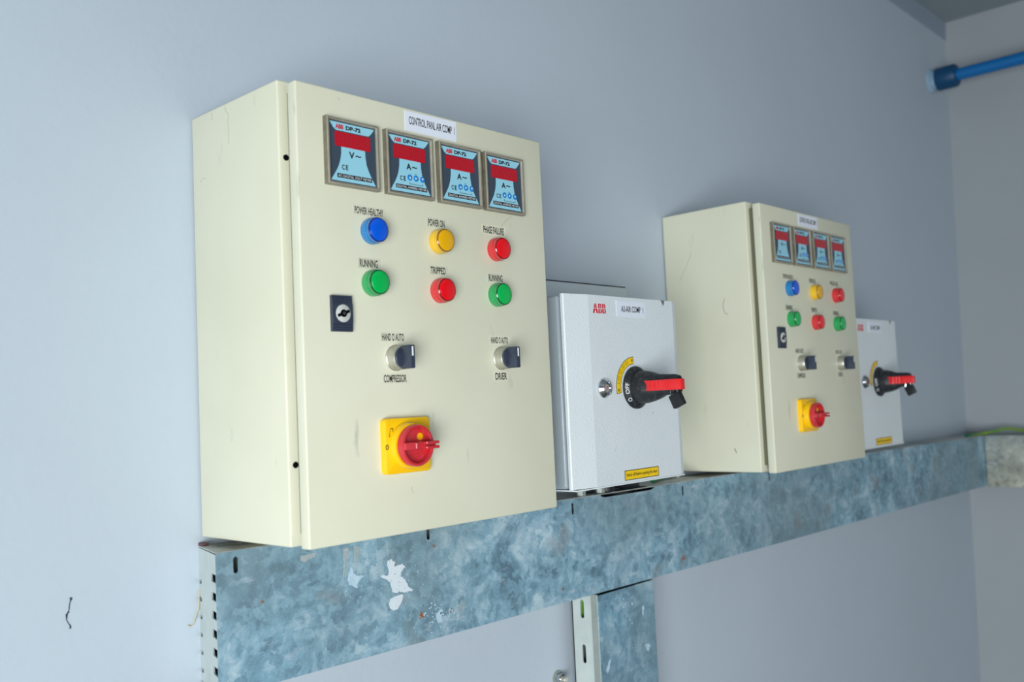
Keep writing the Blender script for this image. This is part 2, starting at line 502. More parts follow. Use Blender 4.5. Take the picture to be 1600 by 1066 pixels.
def make_panel():
    root = empty('control_panel')
    # folded steel body: tub, front flange, raised gutter frame
    bm = NB()
    box(bm, 0, W, -DF, -.0022, 0, H, 0.0022, 3)
    box(bm, .008, W - .008, -.01, 0, .008, H - .008)
    box(bm, 0.034, W - 0.034, -DF - 0.0125, -DF + 0.002, 0.034, H - 0.034, 0.001, 1)
    obj('body', bm, M_cream, root)
    bm = NB(); box(bm, .0125, W - .0125, -DF - .0098, -DF + .001, .0125, H - .0125, .001, 1)  # dark olive strip added to deepen the shade in the door gap
    obj('gap_shade', bm, mat('olive_gap_shade', rgb(104, 104, 84), rough=.8), root, 'dark strip added for the shade in the door gap')
    # door: pan with folded edges
    bm = NB()
    x0, x1, z0, z1 = 0.0052, W - 0.0010, -0.0014, H - 0.0063
    box(bm, x0, x1, -D, -D + 0.0155, z0, z1, 0.0020, 3)
    obj('door', bm, M_cream, root)
    for zz in (0.4152, 0.0854):      # holes in the flange seen through the door gap
        bm = NB(); lathe(bm, [(0.0034, 0.0), (0.0034, 0.0006)], (0.0088, -DF, zz), seg=20)
        obj('flange_hole', bm, M_hole, root, 'round dark hole in the front flange')

    yD = -D
    # four digital meters
    for k in range(4):
        mx0 = (.0397, .1225, .2043, .2835)[k]; mz0 = 0.3858; w_ = 0.0715; h_ = 0.0745
        bm = NB()
        q = 0.0038
        prism(bm, rect(mx0 + .0022, mx0 + w_ - .0022, mz0 + .0022, mz0 + h_ - .0022), y=yD, t=0.0040)
        mt = obj('digital_meter', bm, M_face, root,
                 'square digital volt meter' if k == 0 else 'square digital ampere meter')
        bm = NB()
        prism(bm, rect(mx0, mx0 + w_, mz0, mz0 + h_), [rect(mx0 + .0030, mx0 + w_ - .0030, mz0 + .0030, mz0 + h_ - .0030)], y=yD, t=0.0076)
        bmesh.ops.recalc_face_normals(bm, faces=bm.faces)
        ed = [e for e in bm.edges if len(e.link_faces) == 2 and e.calc_face_angle(0) > 1 and min(v.co.y for v in e.verts) < yD - .007]
        bmesh.ops.bevel(bm, geom=ed, offset=.0007, segments=2, profile=.5, affect='EDGES')
        obj('clear_bezel', bm, M_bezel, mt, 'aged clear plastic rim')
        bm = NB()
        for (a0, a1) in ((0.0, .0009), (.0017, .0024)):
            prism(bm, rect(mx0 - .0003 + a0, mx0 + w_ + .0003 - a0, mz0 - .0003 + a0, mz0 + h_ + .0003 - a0),
                  [rect(mx0 - .0003 + a1, mx0 + w_ + .0003 - a1, mz0 - .0003 + a1, mz0 + h_ + .0003 - a1)], y=yD - (0 if a0 == 0 else .0074), t=.0064 if a0 == 0 else .0004)
        obj('rim_seam', bm, M_seam, mt, 'dark grimy seam of the rim')
        fx0 = mx0 + q; fz0 = mz0 + q; F = w_ - 2 * q; G = h_ - 2 * q
        yf = yD - 0.0046
        P = lambda u, v: (fx0 + u * F, fz0 + (1 - v) * G)
        bm = NB(); prism(bm, rect(fx0 - .0004, fx0 + F + .0004, fz0 - .0004, fz0 + G + .0004), y=yD - .0038, t=0.0008)
        obj('faceplate', bm, M_face, mt, 'slate faceplate')
        bm = NB()
        prism(bm, [P(.02, .01), P(.10, .11), P(.15, .145), P(.85, .145), P(.90, .11), P(.985, .01)], y=yf, t=.0002)
        L_ = [(.255, .40), (.25, .52), (.225, .64), (.185, .74), (.125, .84), (.02, .985)]
        R_ = [(.98, .985), (.885, .84), (.83, .74), (.79, .64), (.77, .52), (.765, .40)]
        prism(bm, [P(*a) for a in L_] + [P(*a) for a in R_], y=yf, t=.0002)
        obj('printed_panel', bm, M_cyan, mt, 'pale blue printed area')
        bm = NB()
        prism(bm, [P(.12, .18), P(.12, .39), P(.14, .41), P(.86, .41), P(.88, .39), P(.88, .18), P(.86, .165), P(.14, .165)], y=yf - .0002, t=.0005)
        obj('display', bm, M_disp, mt, 'red display window')
        bm = NB()
        for dg in range(4):
            u0 = .20 + dg * .165; v0 = .20; sw, sh = .105, .165
            segs = [(.1, 0, .9, .1), (.1, .45, .9, .55), (.1, .9, .9, 1), (0, .08, .14, .46), (.86, .08, 1, .46), (0, .54, .14, .92), (.86, .54, 1, .92)]
            for a, b_, c_, d_ in segs:
                p, r_ = P(u0 + a * sw, v0 + b_ * sh), P(u0 + c_ * sw, v0 + d_ * sh)
                prism(bm, rect(min(p[0], r_[0]), max(p[0], r_[0]), min(p[1], r_[1]), max(p[1], r_[1])), y=yf - .0007, t=.0001)
        obj('digit_segments', bm, M_seg, mt)
        yt = yf - .0004

        def T(bm, s, u0, u1, v0, v1, bold=0.0, y=yt):
            a, b_ = P(u0, v1), P(u1, v0)
            text(bm, s, a[0], b_[0], a[1], b_[1], y, bold)
        bm = NB(); T(bm, 'ABB', .14, .31, .04, .12, .05)
        obj('logo', bm, M_red_ink, mt, 'red letters')
        bm = NB()
        T(bm, 'DP-72', .36, .68, .045, .118, .05)
        T(bm, 'V' if k == 0 else 'A', .41, .53, .47, .58, .035)
        T(bm, '~', .55, .67, .508, .545, .03)
        T(bm, 'C', .25, .31, .705, .79, .03)
        e0 = P(.35, .785); 
        T(bm, 'E', .335, .385, .705, .79, .03)
        a, b_ = P(.15, .93), P(.90, .86)
        prism(bm, rect(a[0], b_[0], a[1], b_[1]), y=yf - .0002, t=.0001)
        if k:
            T(bm, 'SET', .60, .655, .635, .655, .0)
            for (u0, v0, u1, v1) in [(.475, .795, .483, .83), (.475, .822, .80, .83), (.792, .795, .80, .83)]:
                p, r_ = P(u0, v1), P(u1, v0)
                prism(bm, rect(p[0], r_[0], p[1], r_[1]), y=yf - .0002, t=.0001)
        obj('lettering', bm, M_ink, mt, 'black printed letters')
        bm = NB(); T(bm, 'AC DIGITAL VOLT METER' if k == 0 else 'DIGITAL AMPERE METER', .17, .88, .876, .916, .0)
        obj('caption', bm, M_white_ink, mt, 'pale caption on a dark strip')
        if k:
            for n_, uu in enumerate((.485, .635, .79)):
                c_ = P(uu, .715)
                bm = NB(); lathe(bm, [(.0037, 0), (.0036, .0005), (.0030, .0007)], (c_[0], yf - .0002, c_[1]), seg=20)
                obj('button', bm, M_btn, mt, 'round blue button')
                bm = NB()
                a = .0015
                tri = {0: [(-a, -a), (a, -a), (0, a)], 1: [(-a, -a), (a, 0), (-a, a)], 2: [(-a, a), (a, a), (0, -a)]}[n_]
                prism(bm, [(c_[0] + p[0], c_[1] + p[1]) for p in tri], y=yf - .0009, t=.0001)
                obj('button_arrow', bm, M_white_ink, mt, 'white arrow on the blue button')

    # name label
    bm = NB(); prism(bm, [(0.1570, .4660), (0.2403, .4662), (.2406, .4912), (.1570, .4898)], y=yD, t=.0006)
    lb = obj('name_label', bm, M_paper, root, 'white name label')
    bm = NB(); text(bm, 'CONTROL PANL AIR COMP  1', .1630, .2375, .4745, .4842, yD - .0008, .012)
    obj('lettering', bm, M_ink, lb)

    # legends
    for s, x0, x1, z0, z1, tape in [
        ('POWER HEALTHY', .0785, .1190, .3585, .3660, 0), ('POWER ON', .1877, .2140, .3562, .3640, 1),
        ('PHASE FAILURE', .2811, .3187, .3570, .3655, 0), ('RUNNING', .0830, .1083, .2990, .3070, 1),
        ('TRIPPED', .1885, .2126, .2988, .3062, 1), ('RUNNING', .2870, .3122, .2958, .3038, 1),
        ('HAND O AUTO', .1104, .1428, .2172, .2248, 0), ('COMPRESSOR', .1110, .1442, .1700, .1778, 0),
        ('HAND O AUTO', .2860, .3172, .2165, .2240, 0), ('DRIER', .2912, .3123, .1705, .1785, 0)]:
        bm = NB(); prism(bm, rect(x0 - .0025, x1 + .004, z0 - .002, z1 + .002), y=yD, t=.00015)
        lg = obj('legend_tape', bm, M_tape if tape else M_cream, root, 'legend strip lettered ' + s)
        bm = NB(); text(bm, s, x0, x1, z0 - .0004, z1 + .0004, yD - .0003, .018)
        obj('lettering', bm, M_ink, lg, 'black letters')

    # indicator lights
    for cx, cz, m_, nm in [(.1000, .3396, L_blue, 'blue'), (.2020, .3372, L_yel, 'amber'), (.3012, .3362, L_red, 'red'),
                           (.0990, .2808, L_grn, 'green'), (.2010, .2778, L_red, 'red'), (.2992, .2778, L_grn, 'green')]:
        bm = NB()
        seg = 72; rings = []
        prof = [(.0144, 0), (.0149, .0005), (.0149, .0085), (.0143, .0092), (.0128, .0093)]
        for pi_, (r, h) in enumerate(prof):
            ring = []
            for k in range(seg):
                a = 2 * PI * k / seg
                rr = r - (.0006 if (k % 2 and pi_ in (1, 2)) else 0)
                ring.append(bm.verts.new((cx + rr * math.cos(a), yD - h, cz + rr * math.sin(a))))
            rings.append(ring)
        for a, b_ in zip(rings, rings[1:]):
            for k in range(seg): bm.faces.new((a[k], a[(k + 1) % seg], b_[(k + 1) % seg], b_[k]))
        bm.faces.new(rings[-1]); bm.faces.new(rings[0][::-1])
        li = obj('indicator_light', bm, m_[1], root, nm + ' indicator light', ang=28)
        bm = NB()
        lathe(bm, [(.0126, .0090), (.0128, .0146), (.0122, .0156), (.0112, .0160), (.0050, .0165), (.0002, .0166)], (cx, yD, cz), seg=64)
        obj('lens', bm, m_[0], li, nm + ' lens', ang=28)
        bm = NB()
        lathe(bm, [(.0138, .0088), (.0141, .0096), (.0141, .0132)], (cx, yD, cz), seg=64, cap=False)
        obj('lens_side', bm, m_[1], li, 'lighter ' + nm + ' lens side', ang=28)
        bm = NB()
        lathe(bm, [(.0141, .0132), (.0140, .0142), (.0134, .0150), (.0127, .0151)], (cx, yD, cz), seg=64, cap=False)
        obj('lens_rim', bm, m_[2], li, 'darker ' + nm + ' lens rim', ang=28)

    # door lock
    bm = NB()
    x0, x1, z0, z1 = .0408, .0672, .2254, .2646
    pr = [(0, z0), (.0042, z0), (.0048, z0 + .0016), (.0040, z0 + .0022), (.0050, z0 + .0042), (.0042, z0 + .0048), (.0052, z0 + .0070), (.0044, z0 + .0076),
          (.0054, z0 + .0100), (.0054, z1 - .0100), (.0044, z1 - .0076), (.0052, z1 - .0070), (.0042, z1 - .0048), (.0050, z1 - .0042), (.0040, z1 - .0022), (.0048, z1 - .0016), (.0042, z1), (0, z1)]
    prism(bm, pr, t=x1 - x0, fn=lambda u, v, d: (x0 + d, yD - u, v))
    lk = obj('door_lock', bm, M_navy, root, 'dark quarter turn lock', ang=20)
    cx, cz = (x0 + x1) / 2, (z0 + z1) / 2
    bm = NB(); lathe(bm, [(.0096, .0050), (.0096, .0060), (.0090, .0064)], (cx, yD, cz), seg=32)
    obj('lock_barrel', bm, M_zincring, lk, 'pale steel lock barrel')
    bm = NB(); lathe(bm, [(.0042, .0064), (.0042, .0069)], (cx, yD, cz), seg=24)
    pa = math.radians(20)
    q4 = [(-.0084, -.0017), (.0084, -.0017), (.0084, .0017), (-.0084, .0017)]
    prism(bm, [(cx + a * math.cos(pa) - b_ * math.sin(pa), cz + a * math.sin(pa) + b_ * math.cos(pa)) for a, b_ in q4], y=yD - .0065, t=.0003)
    obj('key_slot', bm, M_hole, lk, 'dark double bit slot')
    bm = NB(); lathe(bm, [(.0021, .0066), (.0019, .0078)], (cx, yD, cz), seg=16)
    obj('lock_pin', bm, M_chrome, lk, 'bright centre pin')

    # selector switches
    for cx, cz in [(.1292, .1972), (.3032, .1972)]:
        bm = NB(); lathe(bm, [(.0148, 0), (.0148, .0012), (.0140, .0020), (.0138, .0125), (.0130, .0136), (.0112, .0136), (.0112, .010)], (cx, yD, cz), seg=48)
        sl = obj('selector_switch', bm, M_steel, root, 'selector switch with steel collar')
        bm = NB(); lathe(bm, [(.0118, .0125), (.0120, .0150), (.0112, .0156)], (cx, yD, cz), seg=40)
        b2 = NB(); box(b2, cx - .0046, cx + .0046, yD - .0300, yD - .0145, cz - .0132, cz + .0132, .0012, 2)
        for v in b2.verts:      # grip narrows to the front
            if v.co.y < yD - .024: v.co.x = cx + (v.co.x - cx) * .80
        merge(bm, b2)
        obj('knob', bm, M_navy, sl, 'dark knob with a bar grip')
        bm = NB(); box(bm, cx - .0011, cx + .0011, yD - .0304, yD - .0285, cz + .0008, cz + .0115, .0002, 1)
        obj('pointer', bm, M_white_ink, sl, 'white pointer line')

    # main switch
    cx, cz = .1335, .0978
    bm = NB()
    b2 = NB(); box(b2, .1030, .1700, yD - .0085, yD, .0670, .1292, 0.0, 1)
    ed = [e for e in b2.edges if abs(e.verts[0].co.y - e.verts[1].co.y) > .004]
    bmesh.ops.bevel(b2, geom=ed, offset=.005, segments=4, profile=.5, affect='EDGES')
    ed = [e for e in b2.edges if e.verts[0].co.y < yD - .008 and e.verts[1].co.y < yD - .008]
    bmesh.ops.bevel(b2, geom=ed, offset=.0018, segments=2, profile=.5, affect='EDGES')
    merge(bm, b2)
    lathe(bm, [(.0262, .008), (.0258, .0160), (.0248, .0175), (.0248, .0190)], (cx, yD, cz), seg=48)
    sw = obj('main_switch', bm, M_yellow, root, 'yellow square main switch plate')
    bm = NB()
    # ring with back web (window at upper right shows the yellow plate)
    lathe(bm, [(.0222, .0190), (.0232, .0200), (.0235, .0270), (.0228, .0288), (.0205, .0290), (.0194, .0280), (.0190, .0230), (.0190, .0205), (.0222, .0190)],
          (cx, yD, cz), seg=56, cap=False)
    prism(bm, circ(cx, cz, .0195, 40), [[(cx + .0100 + .0052 * math.cos(a_ * PI / 8 ), cz + .0095 + .0042 * math.sin(a_ * PI / 8)) for a_ in range(16)][::-1]], y=yD - .0196, t=.0012)
    box(bm, cx - .0222, cx + .0222, yD - .0335, yD - .0200, cz - .0042, cz + .0042, .0012, 2)
    box(bm, cx + .004, cx + .0236, yD - .0385, yD - .0250, cz + .0010, cz + .0042, .0008, 1)
    box(bm, cx + .004, cx + .0236, yD - .0385, yD - .0250, cz - .0042, cz - .0010, .0008, 1)
    box(bm, cx - .0085, cx - .0045, yD - .0350, yD - .0320, cz - .0036, cz + .0036, .0008, 1)
    obj('rotary_handle', bm, M_red, sw, 'red rotary handle')
    bm = NB()
    ox, oz = .1052, .0975
    prism(bm, [(ox + .0021 * math.cos(a * PI / 12), oz + .0030 * math.sin(a * PI / 12)) for a in range(24)],
          [[(ox + .0011 * math.cos(a * PI / 12), oz + .0020 * math.sin(a * PI / 12)) for a in range(24)][::-1]], y=yD - .0085, t=.0002)
    px, pz = .1112, .1135
    para = [(px - .0030, pz - .0048), (px + .0010, pz - .0042), (px + .0038, pz + .0048), (px - .0002, pz + .0048)]
    inn = [((a - px) * .72 + px, (b_ - pz) * .8 + pz) for a, b_ in para]
    prism(bm, para, [inn[::-1]], y=yD - .0085, t=.0002)
    obj('plate_markings', bm, M_ink, sw, 'black O mark and window outline')
    return root


panel = make_panel()
tag(panel, 'large cream control panel nearest the camera, at the left end of the galvanised tray', 'control panel', 'cream control panels above the tray')
panel2 = copy_tree(panel)
panel2.location = (1.0032, 0, -0.0077)
for ch in list(panel2.children):      # its flange holes are capped
    if ch.name.startswith('flange_hole'): bpy.data.objects.remove(ch)
panel2['label'] = 'cream control panel farther along, between the two white isolator boxes'


M_scuff = mat('grey_scuff', rgb(156, 156, 142), rough=.8)
M_scuffd = mat('dark_scuff', rgb(66, 66, 62), rough=.8)


def scuff(parent, pts, r, m_, label, face):
    bm = NB()
    P3 = [((-.00002, a, b_) if face == 'x' else (a, -D - .00002, b_)) for a, b_ in pts]
    tube(bm, smooth_path(P3, 4), r, 5)
    obj('scuff', bm, m_, parent, label)


scuff(panel, [(-0.079, 0.4974), (-0.0815, 0.4908), (-0.0867, 0.4842), (-0.085, 0.4772), (-0.0858, 0.465), (-0.0857, 0.4509)], .00028, M_scuff, 'thin grey scratch on the side', 'x')
scuff(panel, [(-0.0502, 0.4962), (-0.0505, 0.487)], .00025, M_scuff, 'thin grey scratch on the side', 'x')
scuff(panel, [(-0.0212, 0.4188), (-0.0244, 0.422), (-0.0332, 0.4211)], .0002, M_scuff, 'thin grey scratch on the side', 'x')
scuff(panel, [(.3143, .3672), (.3215, .3746), (.3348, .3837)], .0002, M_scuff, 'thin scratch below the last meter', 'z')
scuff(panel, [(.2824, .2538), (.2828, .2520)], .0003, M_scuff, 'small grey scratch', 'z')
scuff(panel, [(.2861, .2393), (.2921, .2257)], .0002, M_scuff, 'thin grey scratch', 'z')
scuff(panel, [(.0620, .4851), (.0627, .4831)], .0004, M_scuff, 'small dark speck', 'z')
scuff(panel, [(.1456, .0507), (.1472, .0433)], .00025, M_scuff, 'thin grey scratch', 'z')
scuff(panel2, [(-0.1308, 0.3239), (-0.1274, 0.3134), (-0.1281, 0.3037), (-0.1316, 0.2961), (-0.1369, 0.2943)], .0006, M_scuff, 'grey hook-shaped scuff on the side', 'x')
scuff(panel2, [(-0.1332, 0.0438), (-0.1366, 0.0355)], .0006, M_scuffd, 'short dark scratch on the side', 'x')
scuff(panel2, [(-0.0646, 0.4207), (-0.0561, 0.4031), (-0.0348, 0.3683)], .0003, M_scuff, 'faint grey scratch on the side', 'x')

# ---------------------------------------------------------------- isolator box
def make_isolator():
    root = empty('isolator_box', (0.446, 0, 0.0158))
    X = .2743; Z = .2738; Y = .2068
    # body
    bm = NB()
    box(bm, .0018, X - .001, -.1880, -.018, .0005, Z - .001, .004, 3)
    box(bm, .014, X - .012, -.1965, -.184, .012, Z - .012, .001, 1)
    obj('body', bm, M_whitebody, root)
    bm = NB(); box(bm, .004, X + .001, -.2048, -.155, -.0026, -.0006, .0004, 1)
    obj('bottom_lip', bm, M_white_ink, root, 'thin white lip under the door')
    # door with wide bevelled hinge margin
    bm = NB()
    yb = -.1945
    pr = [(0, yb), (0, -.1985), (.0012, -.2000), (.0475, -Y), (X - .0115, -Y), (X - .0095, -.2058), (X - .0005, -.2035), (X, -.2020), (X, yb)]
    prism(bm, pr, t=Z, fn=lambda u, v, d: (u, v, d))
    es = [e for e in bm.edges if abs(e.verts[0].co.z - e.verts[1].co.z) < 1e-6 and len(e.link_faces) == 2 and any(abs(f.normal.z) < .5 for f in e.link_faces)
          and e.verts[0].co.y < -.199 and e.verts[1].co.y < -.199]
    bmesh.ops.recalc_face_normals(bm, faces=bm.faces)
    obj('door', bm, M_white, root, ang=2)
    # chipped paint on the top edge
    for cx, s_ in ((.236, .0055), (.2585, .0035)):
        bm = NB()
        yq = -Y if cx < .25 else -.2056
        prism(bm, [(cx - s_, Z + .0002), (cx + s_, Z + .0002), (cx + s_ * .5, Z - s_ * 1.0), (cx + s_ * .15, Z - s_ * 1.6), (cx - s_ * .3, Z - s_ * .9)], y=yq, t=.00025)
        obj('paint_chip', bm, mat('bare_chipped_metal', rgb(108, 112, 116), rough=.7) if cx < .25 else bpy.data.materials['bare_chipped_metal'], root, 'grey chip in the paint')
    # logo: letters cut by thin gaps
    b2 = NB()
    lx0, lx1, lz0, lz1 = .0575, .0885, .2475, .2615
    lw = (lx1 - lx0)
    prism(b2, [(lx0, lz0), (lx0 + .0035, lz0), (lx0 + .0047, lz0 + .0042), (lx0 + .0072, lz0 + .0042), (lx0 + .0084, lz0), (lx0 + .0119, lz0), (lx0 + .0080, lz1), (lx0 + .0040, lz1)],
          [[(lx0 + .0053, lz0 + .0068), (lx0 + .0060, lz0 + .0105), (lx0 + .0066, lz0 + .0068)]], y=-Y, t=.0002)
    for bx in (lx0 + .0128, lx0 + .0222):
        hz = (lz1 + lz0) / 2
        o_ = [(bx, lz0), (bx + .0062, lz0), (bx + .0082, lz0 + .0016), (bx + .0084, hz - .0024), (bx + .0068, hz), (bx + .0076, hz + .0020), (bx + .0074, lz1 - .0012), (bx + .0058, lz1), (bx, lz1)]
        h1 = rect(bx + .0032, bx + .0054, lz0 + .0024, hz - .0014)
        h2 = rect(bx + .0032, bx + .0050, hz + .0012, lz1 - .0022)
        prism(b2, o_, [h1[::-1], h2[::-1]], y=-Y, t=.0002)
    cuts = [((0, 0, (lz0 + lz1) / 2), (0, 0, 1)), ((lx0 + .0059, 0, 0), (1, 0, 0)), ((lx0 + .0170, 0, 0), (1, 0, 0)), ((lx0 + .0264, 0, 0), (1, 0, 0))]
    for co, no in cuts:
        g = .00045
        for sgn in (-1, 1):
            c2 = Vector(co) + Vector(no) * g * sgn
            bmesh.ops.bisect_plane(b2, geom=b2.verts[:] + b2.edges[:] + b2.faces[:], plane_co=c2, plane_no=no)
        kill = [f for f in b2.faces if abs((f.calc_center_median() - Vector(co)).dot(Vector(no))) < g * .98]
        bmesh.ops.delete(b2, geom=kill, context='FACES')
    obj('logo', b2, M_red_ink, root, 'red letters with thin gaps')
    # labels
    bm = NB(); prism(bm, [(.1134, .2448), (.1866, .2446), (.1882, .2678), (.1134, .2682)], y=-Y, t=.0006)
    lb = obj('name_label', bm, M_paper, root, 'white name label')
    bm = NB(); text(bm, 'A3-AIR COMP  1', .1250, .1812, .2515, .2608, -Y - .0008, .014)
    obj('lettering', bm, M_ink, lb)
    bm = NB(); prism(bm, rect(.1140, .1990, .0040, .0166), y=-Y, t=.0002)
    lb = obj('warning_label', bm, M_yellow_lab, root, 'yellow warning label')
    bm = NB(); text(bm, 'Switch off before opening the door', .1170, .1960, .0070, .0134, -Y - .0004, .012)
    obj('lettering', bm, M_ink, lb, 'black letters')
    bm = NB(); prism(bm, rect(.1130, .2000, .0030, .0176), [rect(.1140, .1990, .0040, .0166)[::-1]], y=-Y, t=.0003)
    obj('border', bm, M_ink, lb, 'black border')
    # key lock
    bm = NB()
    kx, kz = .0722, .1388
    lathe(bm, [(.0132, 0), (.0140, .002), (.0138, .0035), (.0100, .0090), (.0088, .0091), (.0084, .0072), (.0060, .0050), (.0058, .0040)], (kx, -Y, kz), seg=40)
    kl = obj('door_lock', bm, M_chrome, root, 'chrome round lock', ang=25)
    bm = NB(); lathe(bm, [(.0062, .0045), (.0062, .0062)], (kx, -Y, kz), seg=24)
    obj('lock_core', bm, M_zincgrey, kl, 'grey lock core')
    bm = NB(); lathe(bm, [(.0020, .0060), (.0018, .0080)], (kx, -Y, kz), seg=16)
    obj('lock_pin', bm, M_chrome, kl, 'bright centre pin')
    # rotary handle
    hx, hz = .1500, .1385
    arc = circ(hx, hz, .0455, 28, math.radians(92), math.radians(190)) + circ(hx, hz, .0360, 28, math.radians(92), math.radians(190))[::-1]
    bm = NB(); prism(bm, arc, y=-Y, t=.0002)
    al = obj('arc_label', bm, M_yellow_lab, root, 'curved yellow label')
    bm = NB()
    a2 = circ(hx, hz, .0463, 28, math.radians(91), math.radians(191)) + circ(hx, hz, .0352, 28, math.radians(91), math.radians(191))[::-1]
    prism(bm, a2, [arc[::-1]], y=-Y, t=.0003)
    for rr in (.0395, .0425):    # tiny curved text lines
        for k in range(22):
            if (k * 7 + int(rr * 1e4)) % 5 == 0: continue
            a0 = math.radians(108 + k * 2.9); a1 = a0 + math.radians(2.0)
            prism(bm, circ(hx, hz, rr + .0006, 2, a0, a1) + circ(hx, hz, rr - .0002, 2, a0, a1)[::-1], y=-Y - .0002, t=.0001)
    for aa in (97, 184):
        a0 = math.radians(aa)
        c_ = (hx + .041 * math.cos(a0), hz + .041 * math.sin(a0))
        prism(bm, rect(c_[0] - .0008, c_[0] + .0008, c_[1] - .0022, c_[1] + .0022), y=-Y - .0002, t=.0001)
        prism(bm, rect(c_[0] + .0014, c_[0] + .0022, c_[1] - .0018, c_[1] + .0018), y=-Y - .0002, t=.0001)
    obj('lettering', bm, M_ink, al, 'black border and fine lines')
    bm = NB()
    lathe(bm, [(.0305, 0), (.0318, .0015), (.0318, .0040), (.0262, .0100), (.0245, .0105), (.0242, .0200), (.0232, .0260)], (hx, -Y, hz), seg=56)
    # neck lofts into an upright paddle
    rings = []
    for rx, rz, h in [(.0232, .0232, .026), (.0205, .0215, .034), (.0160, .0180, .044), (.0125, .0155, .054), (.0112, .0150, .064), (.0105, .0147, .072), (.0085, .0125, .079), (.003, .006, .0815)]:
        ring = []
        for k in range(40):
            a = 2 * PI * k / 40
            ca, sa = math.cos(a), math.sin(a)
            e_ = .75 if h > .04 else 1.0
            ring.append(bm.verts.new((hx + rx * math.copysign(abs(ca) ** e_, ca), -Y - h, hz + rz * math.copysign(abs(sa) ** e_, sa) + (.002 if h > .05 else 0))))
        rings.append(ring)
    for a, b_ in zip(rings, rings[1:]):
        for k in range(40): bm.faces.new((a[k], a[(k + 1) % 40], b_[(k + 1) % 40], b_[k]))
    bm.faces.new(rings[-1]); bm.faces.new(rings[0][::-1])
    hd = obj('rotary_handle', bm, M_dusty, root, 'dusty black rotary handle', ang=30)
    bm = NB()
    b2 = NB(); box(b2, hx - .0200, hx - .0095, -Y - .0940, -Y - .0250, hz - .0062, hz + .0092, .0010, 2)
    merge(bm, b2)
    lathe(bm, [(.0074, -.0200), (.0074, -.0095)], (hx, -Y - .0250, hz + .0015), axis='x', seg=28)
    for k in range(3):
        yy = -Y - .045 - .0075 * k
        tube(bm, [(hx - .0200, yy, hz - .0058), (hx - .0200, yy, hz + .0086)], .0013, 8)
    obj('lock_lever', bm, M_red2, hd, 'red locking lever')
    # OFF / O on the base ring cone
    def cone(u, v):     # u = angle from left, degrees; v radial 0..1 on the bevel
        r_ = .0264 + (.0316 - .0264) * v
        h_ = .0098 - .0058 * v
        a_ = math.radians(u)
        return (hx + (r_ + .0002) * math.cos(a_), -Y - h_ - .0004, hz + (r_ + .0002) * math.sin(a_))
    bm = NB()
    text(bm, 'OFF', 0, 1, 0, 1, 0, .0, fn=lambda u, v: cone(198 - u * 32, .16 + .70 * v))
    text(bm, 'O', 0, 1, 0, 1, 0, .0, fn=lambda u, v: cone(223 - u * 12, .12 + .76 * v))
    obj('dial_lettering', bm, M_white_ink, hd, 'white OFF and O marks')
    # cable glands and hex plugs underneath
    for gx, gy in ((.176, -.071), (.226, -.071)):
        bm = NB()
        lathe(bm, [(.0078, -.0300), (.0078, -.020), (.0100, -.020), (.0100, -.006), (.0110, -.006), (.0110, .001)], (gx, gy, 0), axis='z', seg=6)
        obj('hex_plug', bm, M_zincgrey, root, 'zinc hexagonal plug underneath')
    for gx, gy in ((.2560, -.060),):
        bm = NB()
        lathe(bm, [(.0145, -.030), (.0145, -.012), (.0165, -.012), (.0165, .001)], (gx, gy, 0), axis='z', seg=28)
        obj('cable_gland', bm, M_black, root, 'black cable gland underneath')
    bm = NB()
    tube(bm, smooth_path([(.256, -.060, -.022), (.262, -.060, -.034), (.285, -.060, -.040), (.310, -.058, -.042)], 5), .0095, 12)
    obj('cable', bm, M_black, root, 'black cable dropping into the tray')
    bm = NB()
    tube(bm, smooth_path([(.2440, -.045, .001), (.262, -.050, -.010), (.300, -.060, -.021), (.335, -.062, -.028)], 5), .0105, 12)
    obj('cable', bm, M_black, root, 'black cable dropping into the tray')
    return root


iso = make_isolator()
tag(iso, 'white isolator box with black and red handle, right of the nearest cream panel', 'electrical box', 'white isolator boxes above the tray')
iso2 = copy_tree(iso)
iso2.location = (1.4048, 0, 0.0048)
iso2.scale = (1.035, .904, 1.04)
for pts_, r_ in (([(.1928, .1000), (.1930, .0985)], .0011), ([(.0925, .0477), (.0975, .0540)], .0002)):
    bm = NB(); tube(bm, [(a, -.2068, b_) for a, b_ in pts_], r_, 6)
    obj('scuff', bm, M_scuff, iso, 'small grey scuff on the door')
iso2['label'] = 'white isolator box farthest along the tray, half hidden behind the second cream panel'


# padlocks hanging from the levers
def make_padlock(loc):
    root = empty('padlock', loc)
    bm = NB()
    a = math.radians(24)
    b2 = NB(); box(b2, -.0045, .0045, -.0095, .0095, -.0235, -.0040, .0010, 2)
    bmesh.ops.rotate(b2, verts=b2.verts, cent=(0, 0, -.004), matrix=Matrix.Rotation(-a, 3, 'X'))
    merge(bm, b2)
    obj('lock_body', bm, M_black, root, 'black square body')
    bm = NB()
    tube(bm, smooth_path([(0, .0062, -.0085), (0, .0062, -.0005), (0, .003, .0045), (0, 0, .0055), (0, -.003, .0045), (0, -.0050, 0), (0, -.0052, -.0065)], 4), .0013, 8)
    obj('shackle', bm, M_chrome, root, 'steel shackle')
    return root


pad = make_padlock((.5835, -.2068 - .0780, .1462))
tag(pad, 'small black padlock hanging from the handle of the nearer white box', 'padlock', 'padlocks on the isolator handles')
pad2 = copy_tree(pad)
pad2.location = (1.4048 + .1375 * 1.035, -.187 - .0700, .1400)
pad2['label'] = 'small dark padlock hanging from the handle of the farther white box'

# mounting plate behind the nearer box
bm = NB(); box(bm, .430, .8525, -.016, 0.0, .03, .3415, .0015, 2)
mpl = tag(obj('mounting_plate', bm, mat('pale_plate_paint', rgb(196, 206, 212), rough=.5, bump=.2, bscale=200)), 'pale flat backing plate on the wall behind the nearer white box', 'plate')

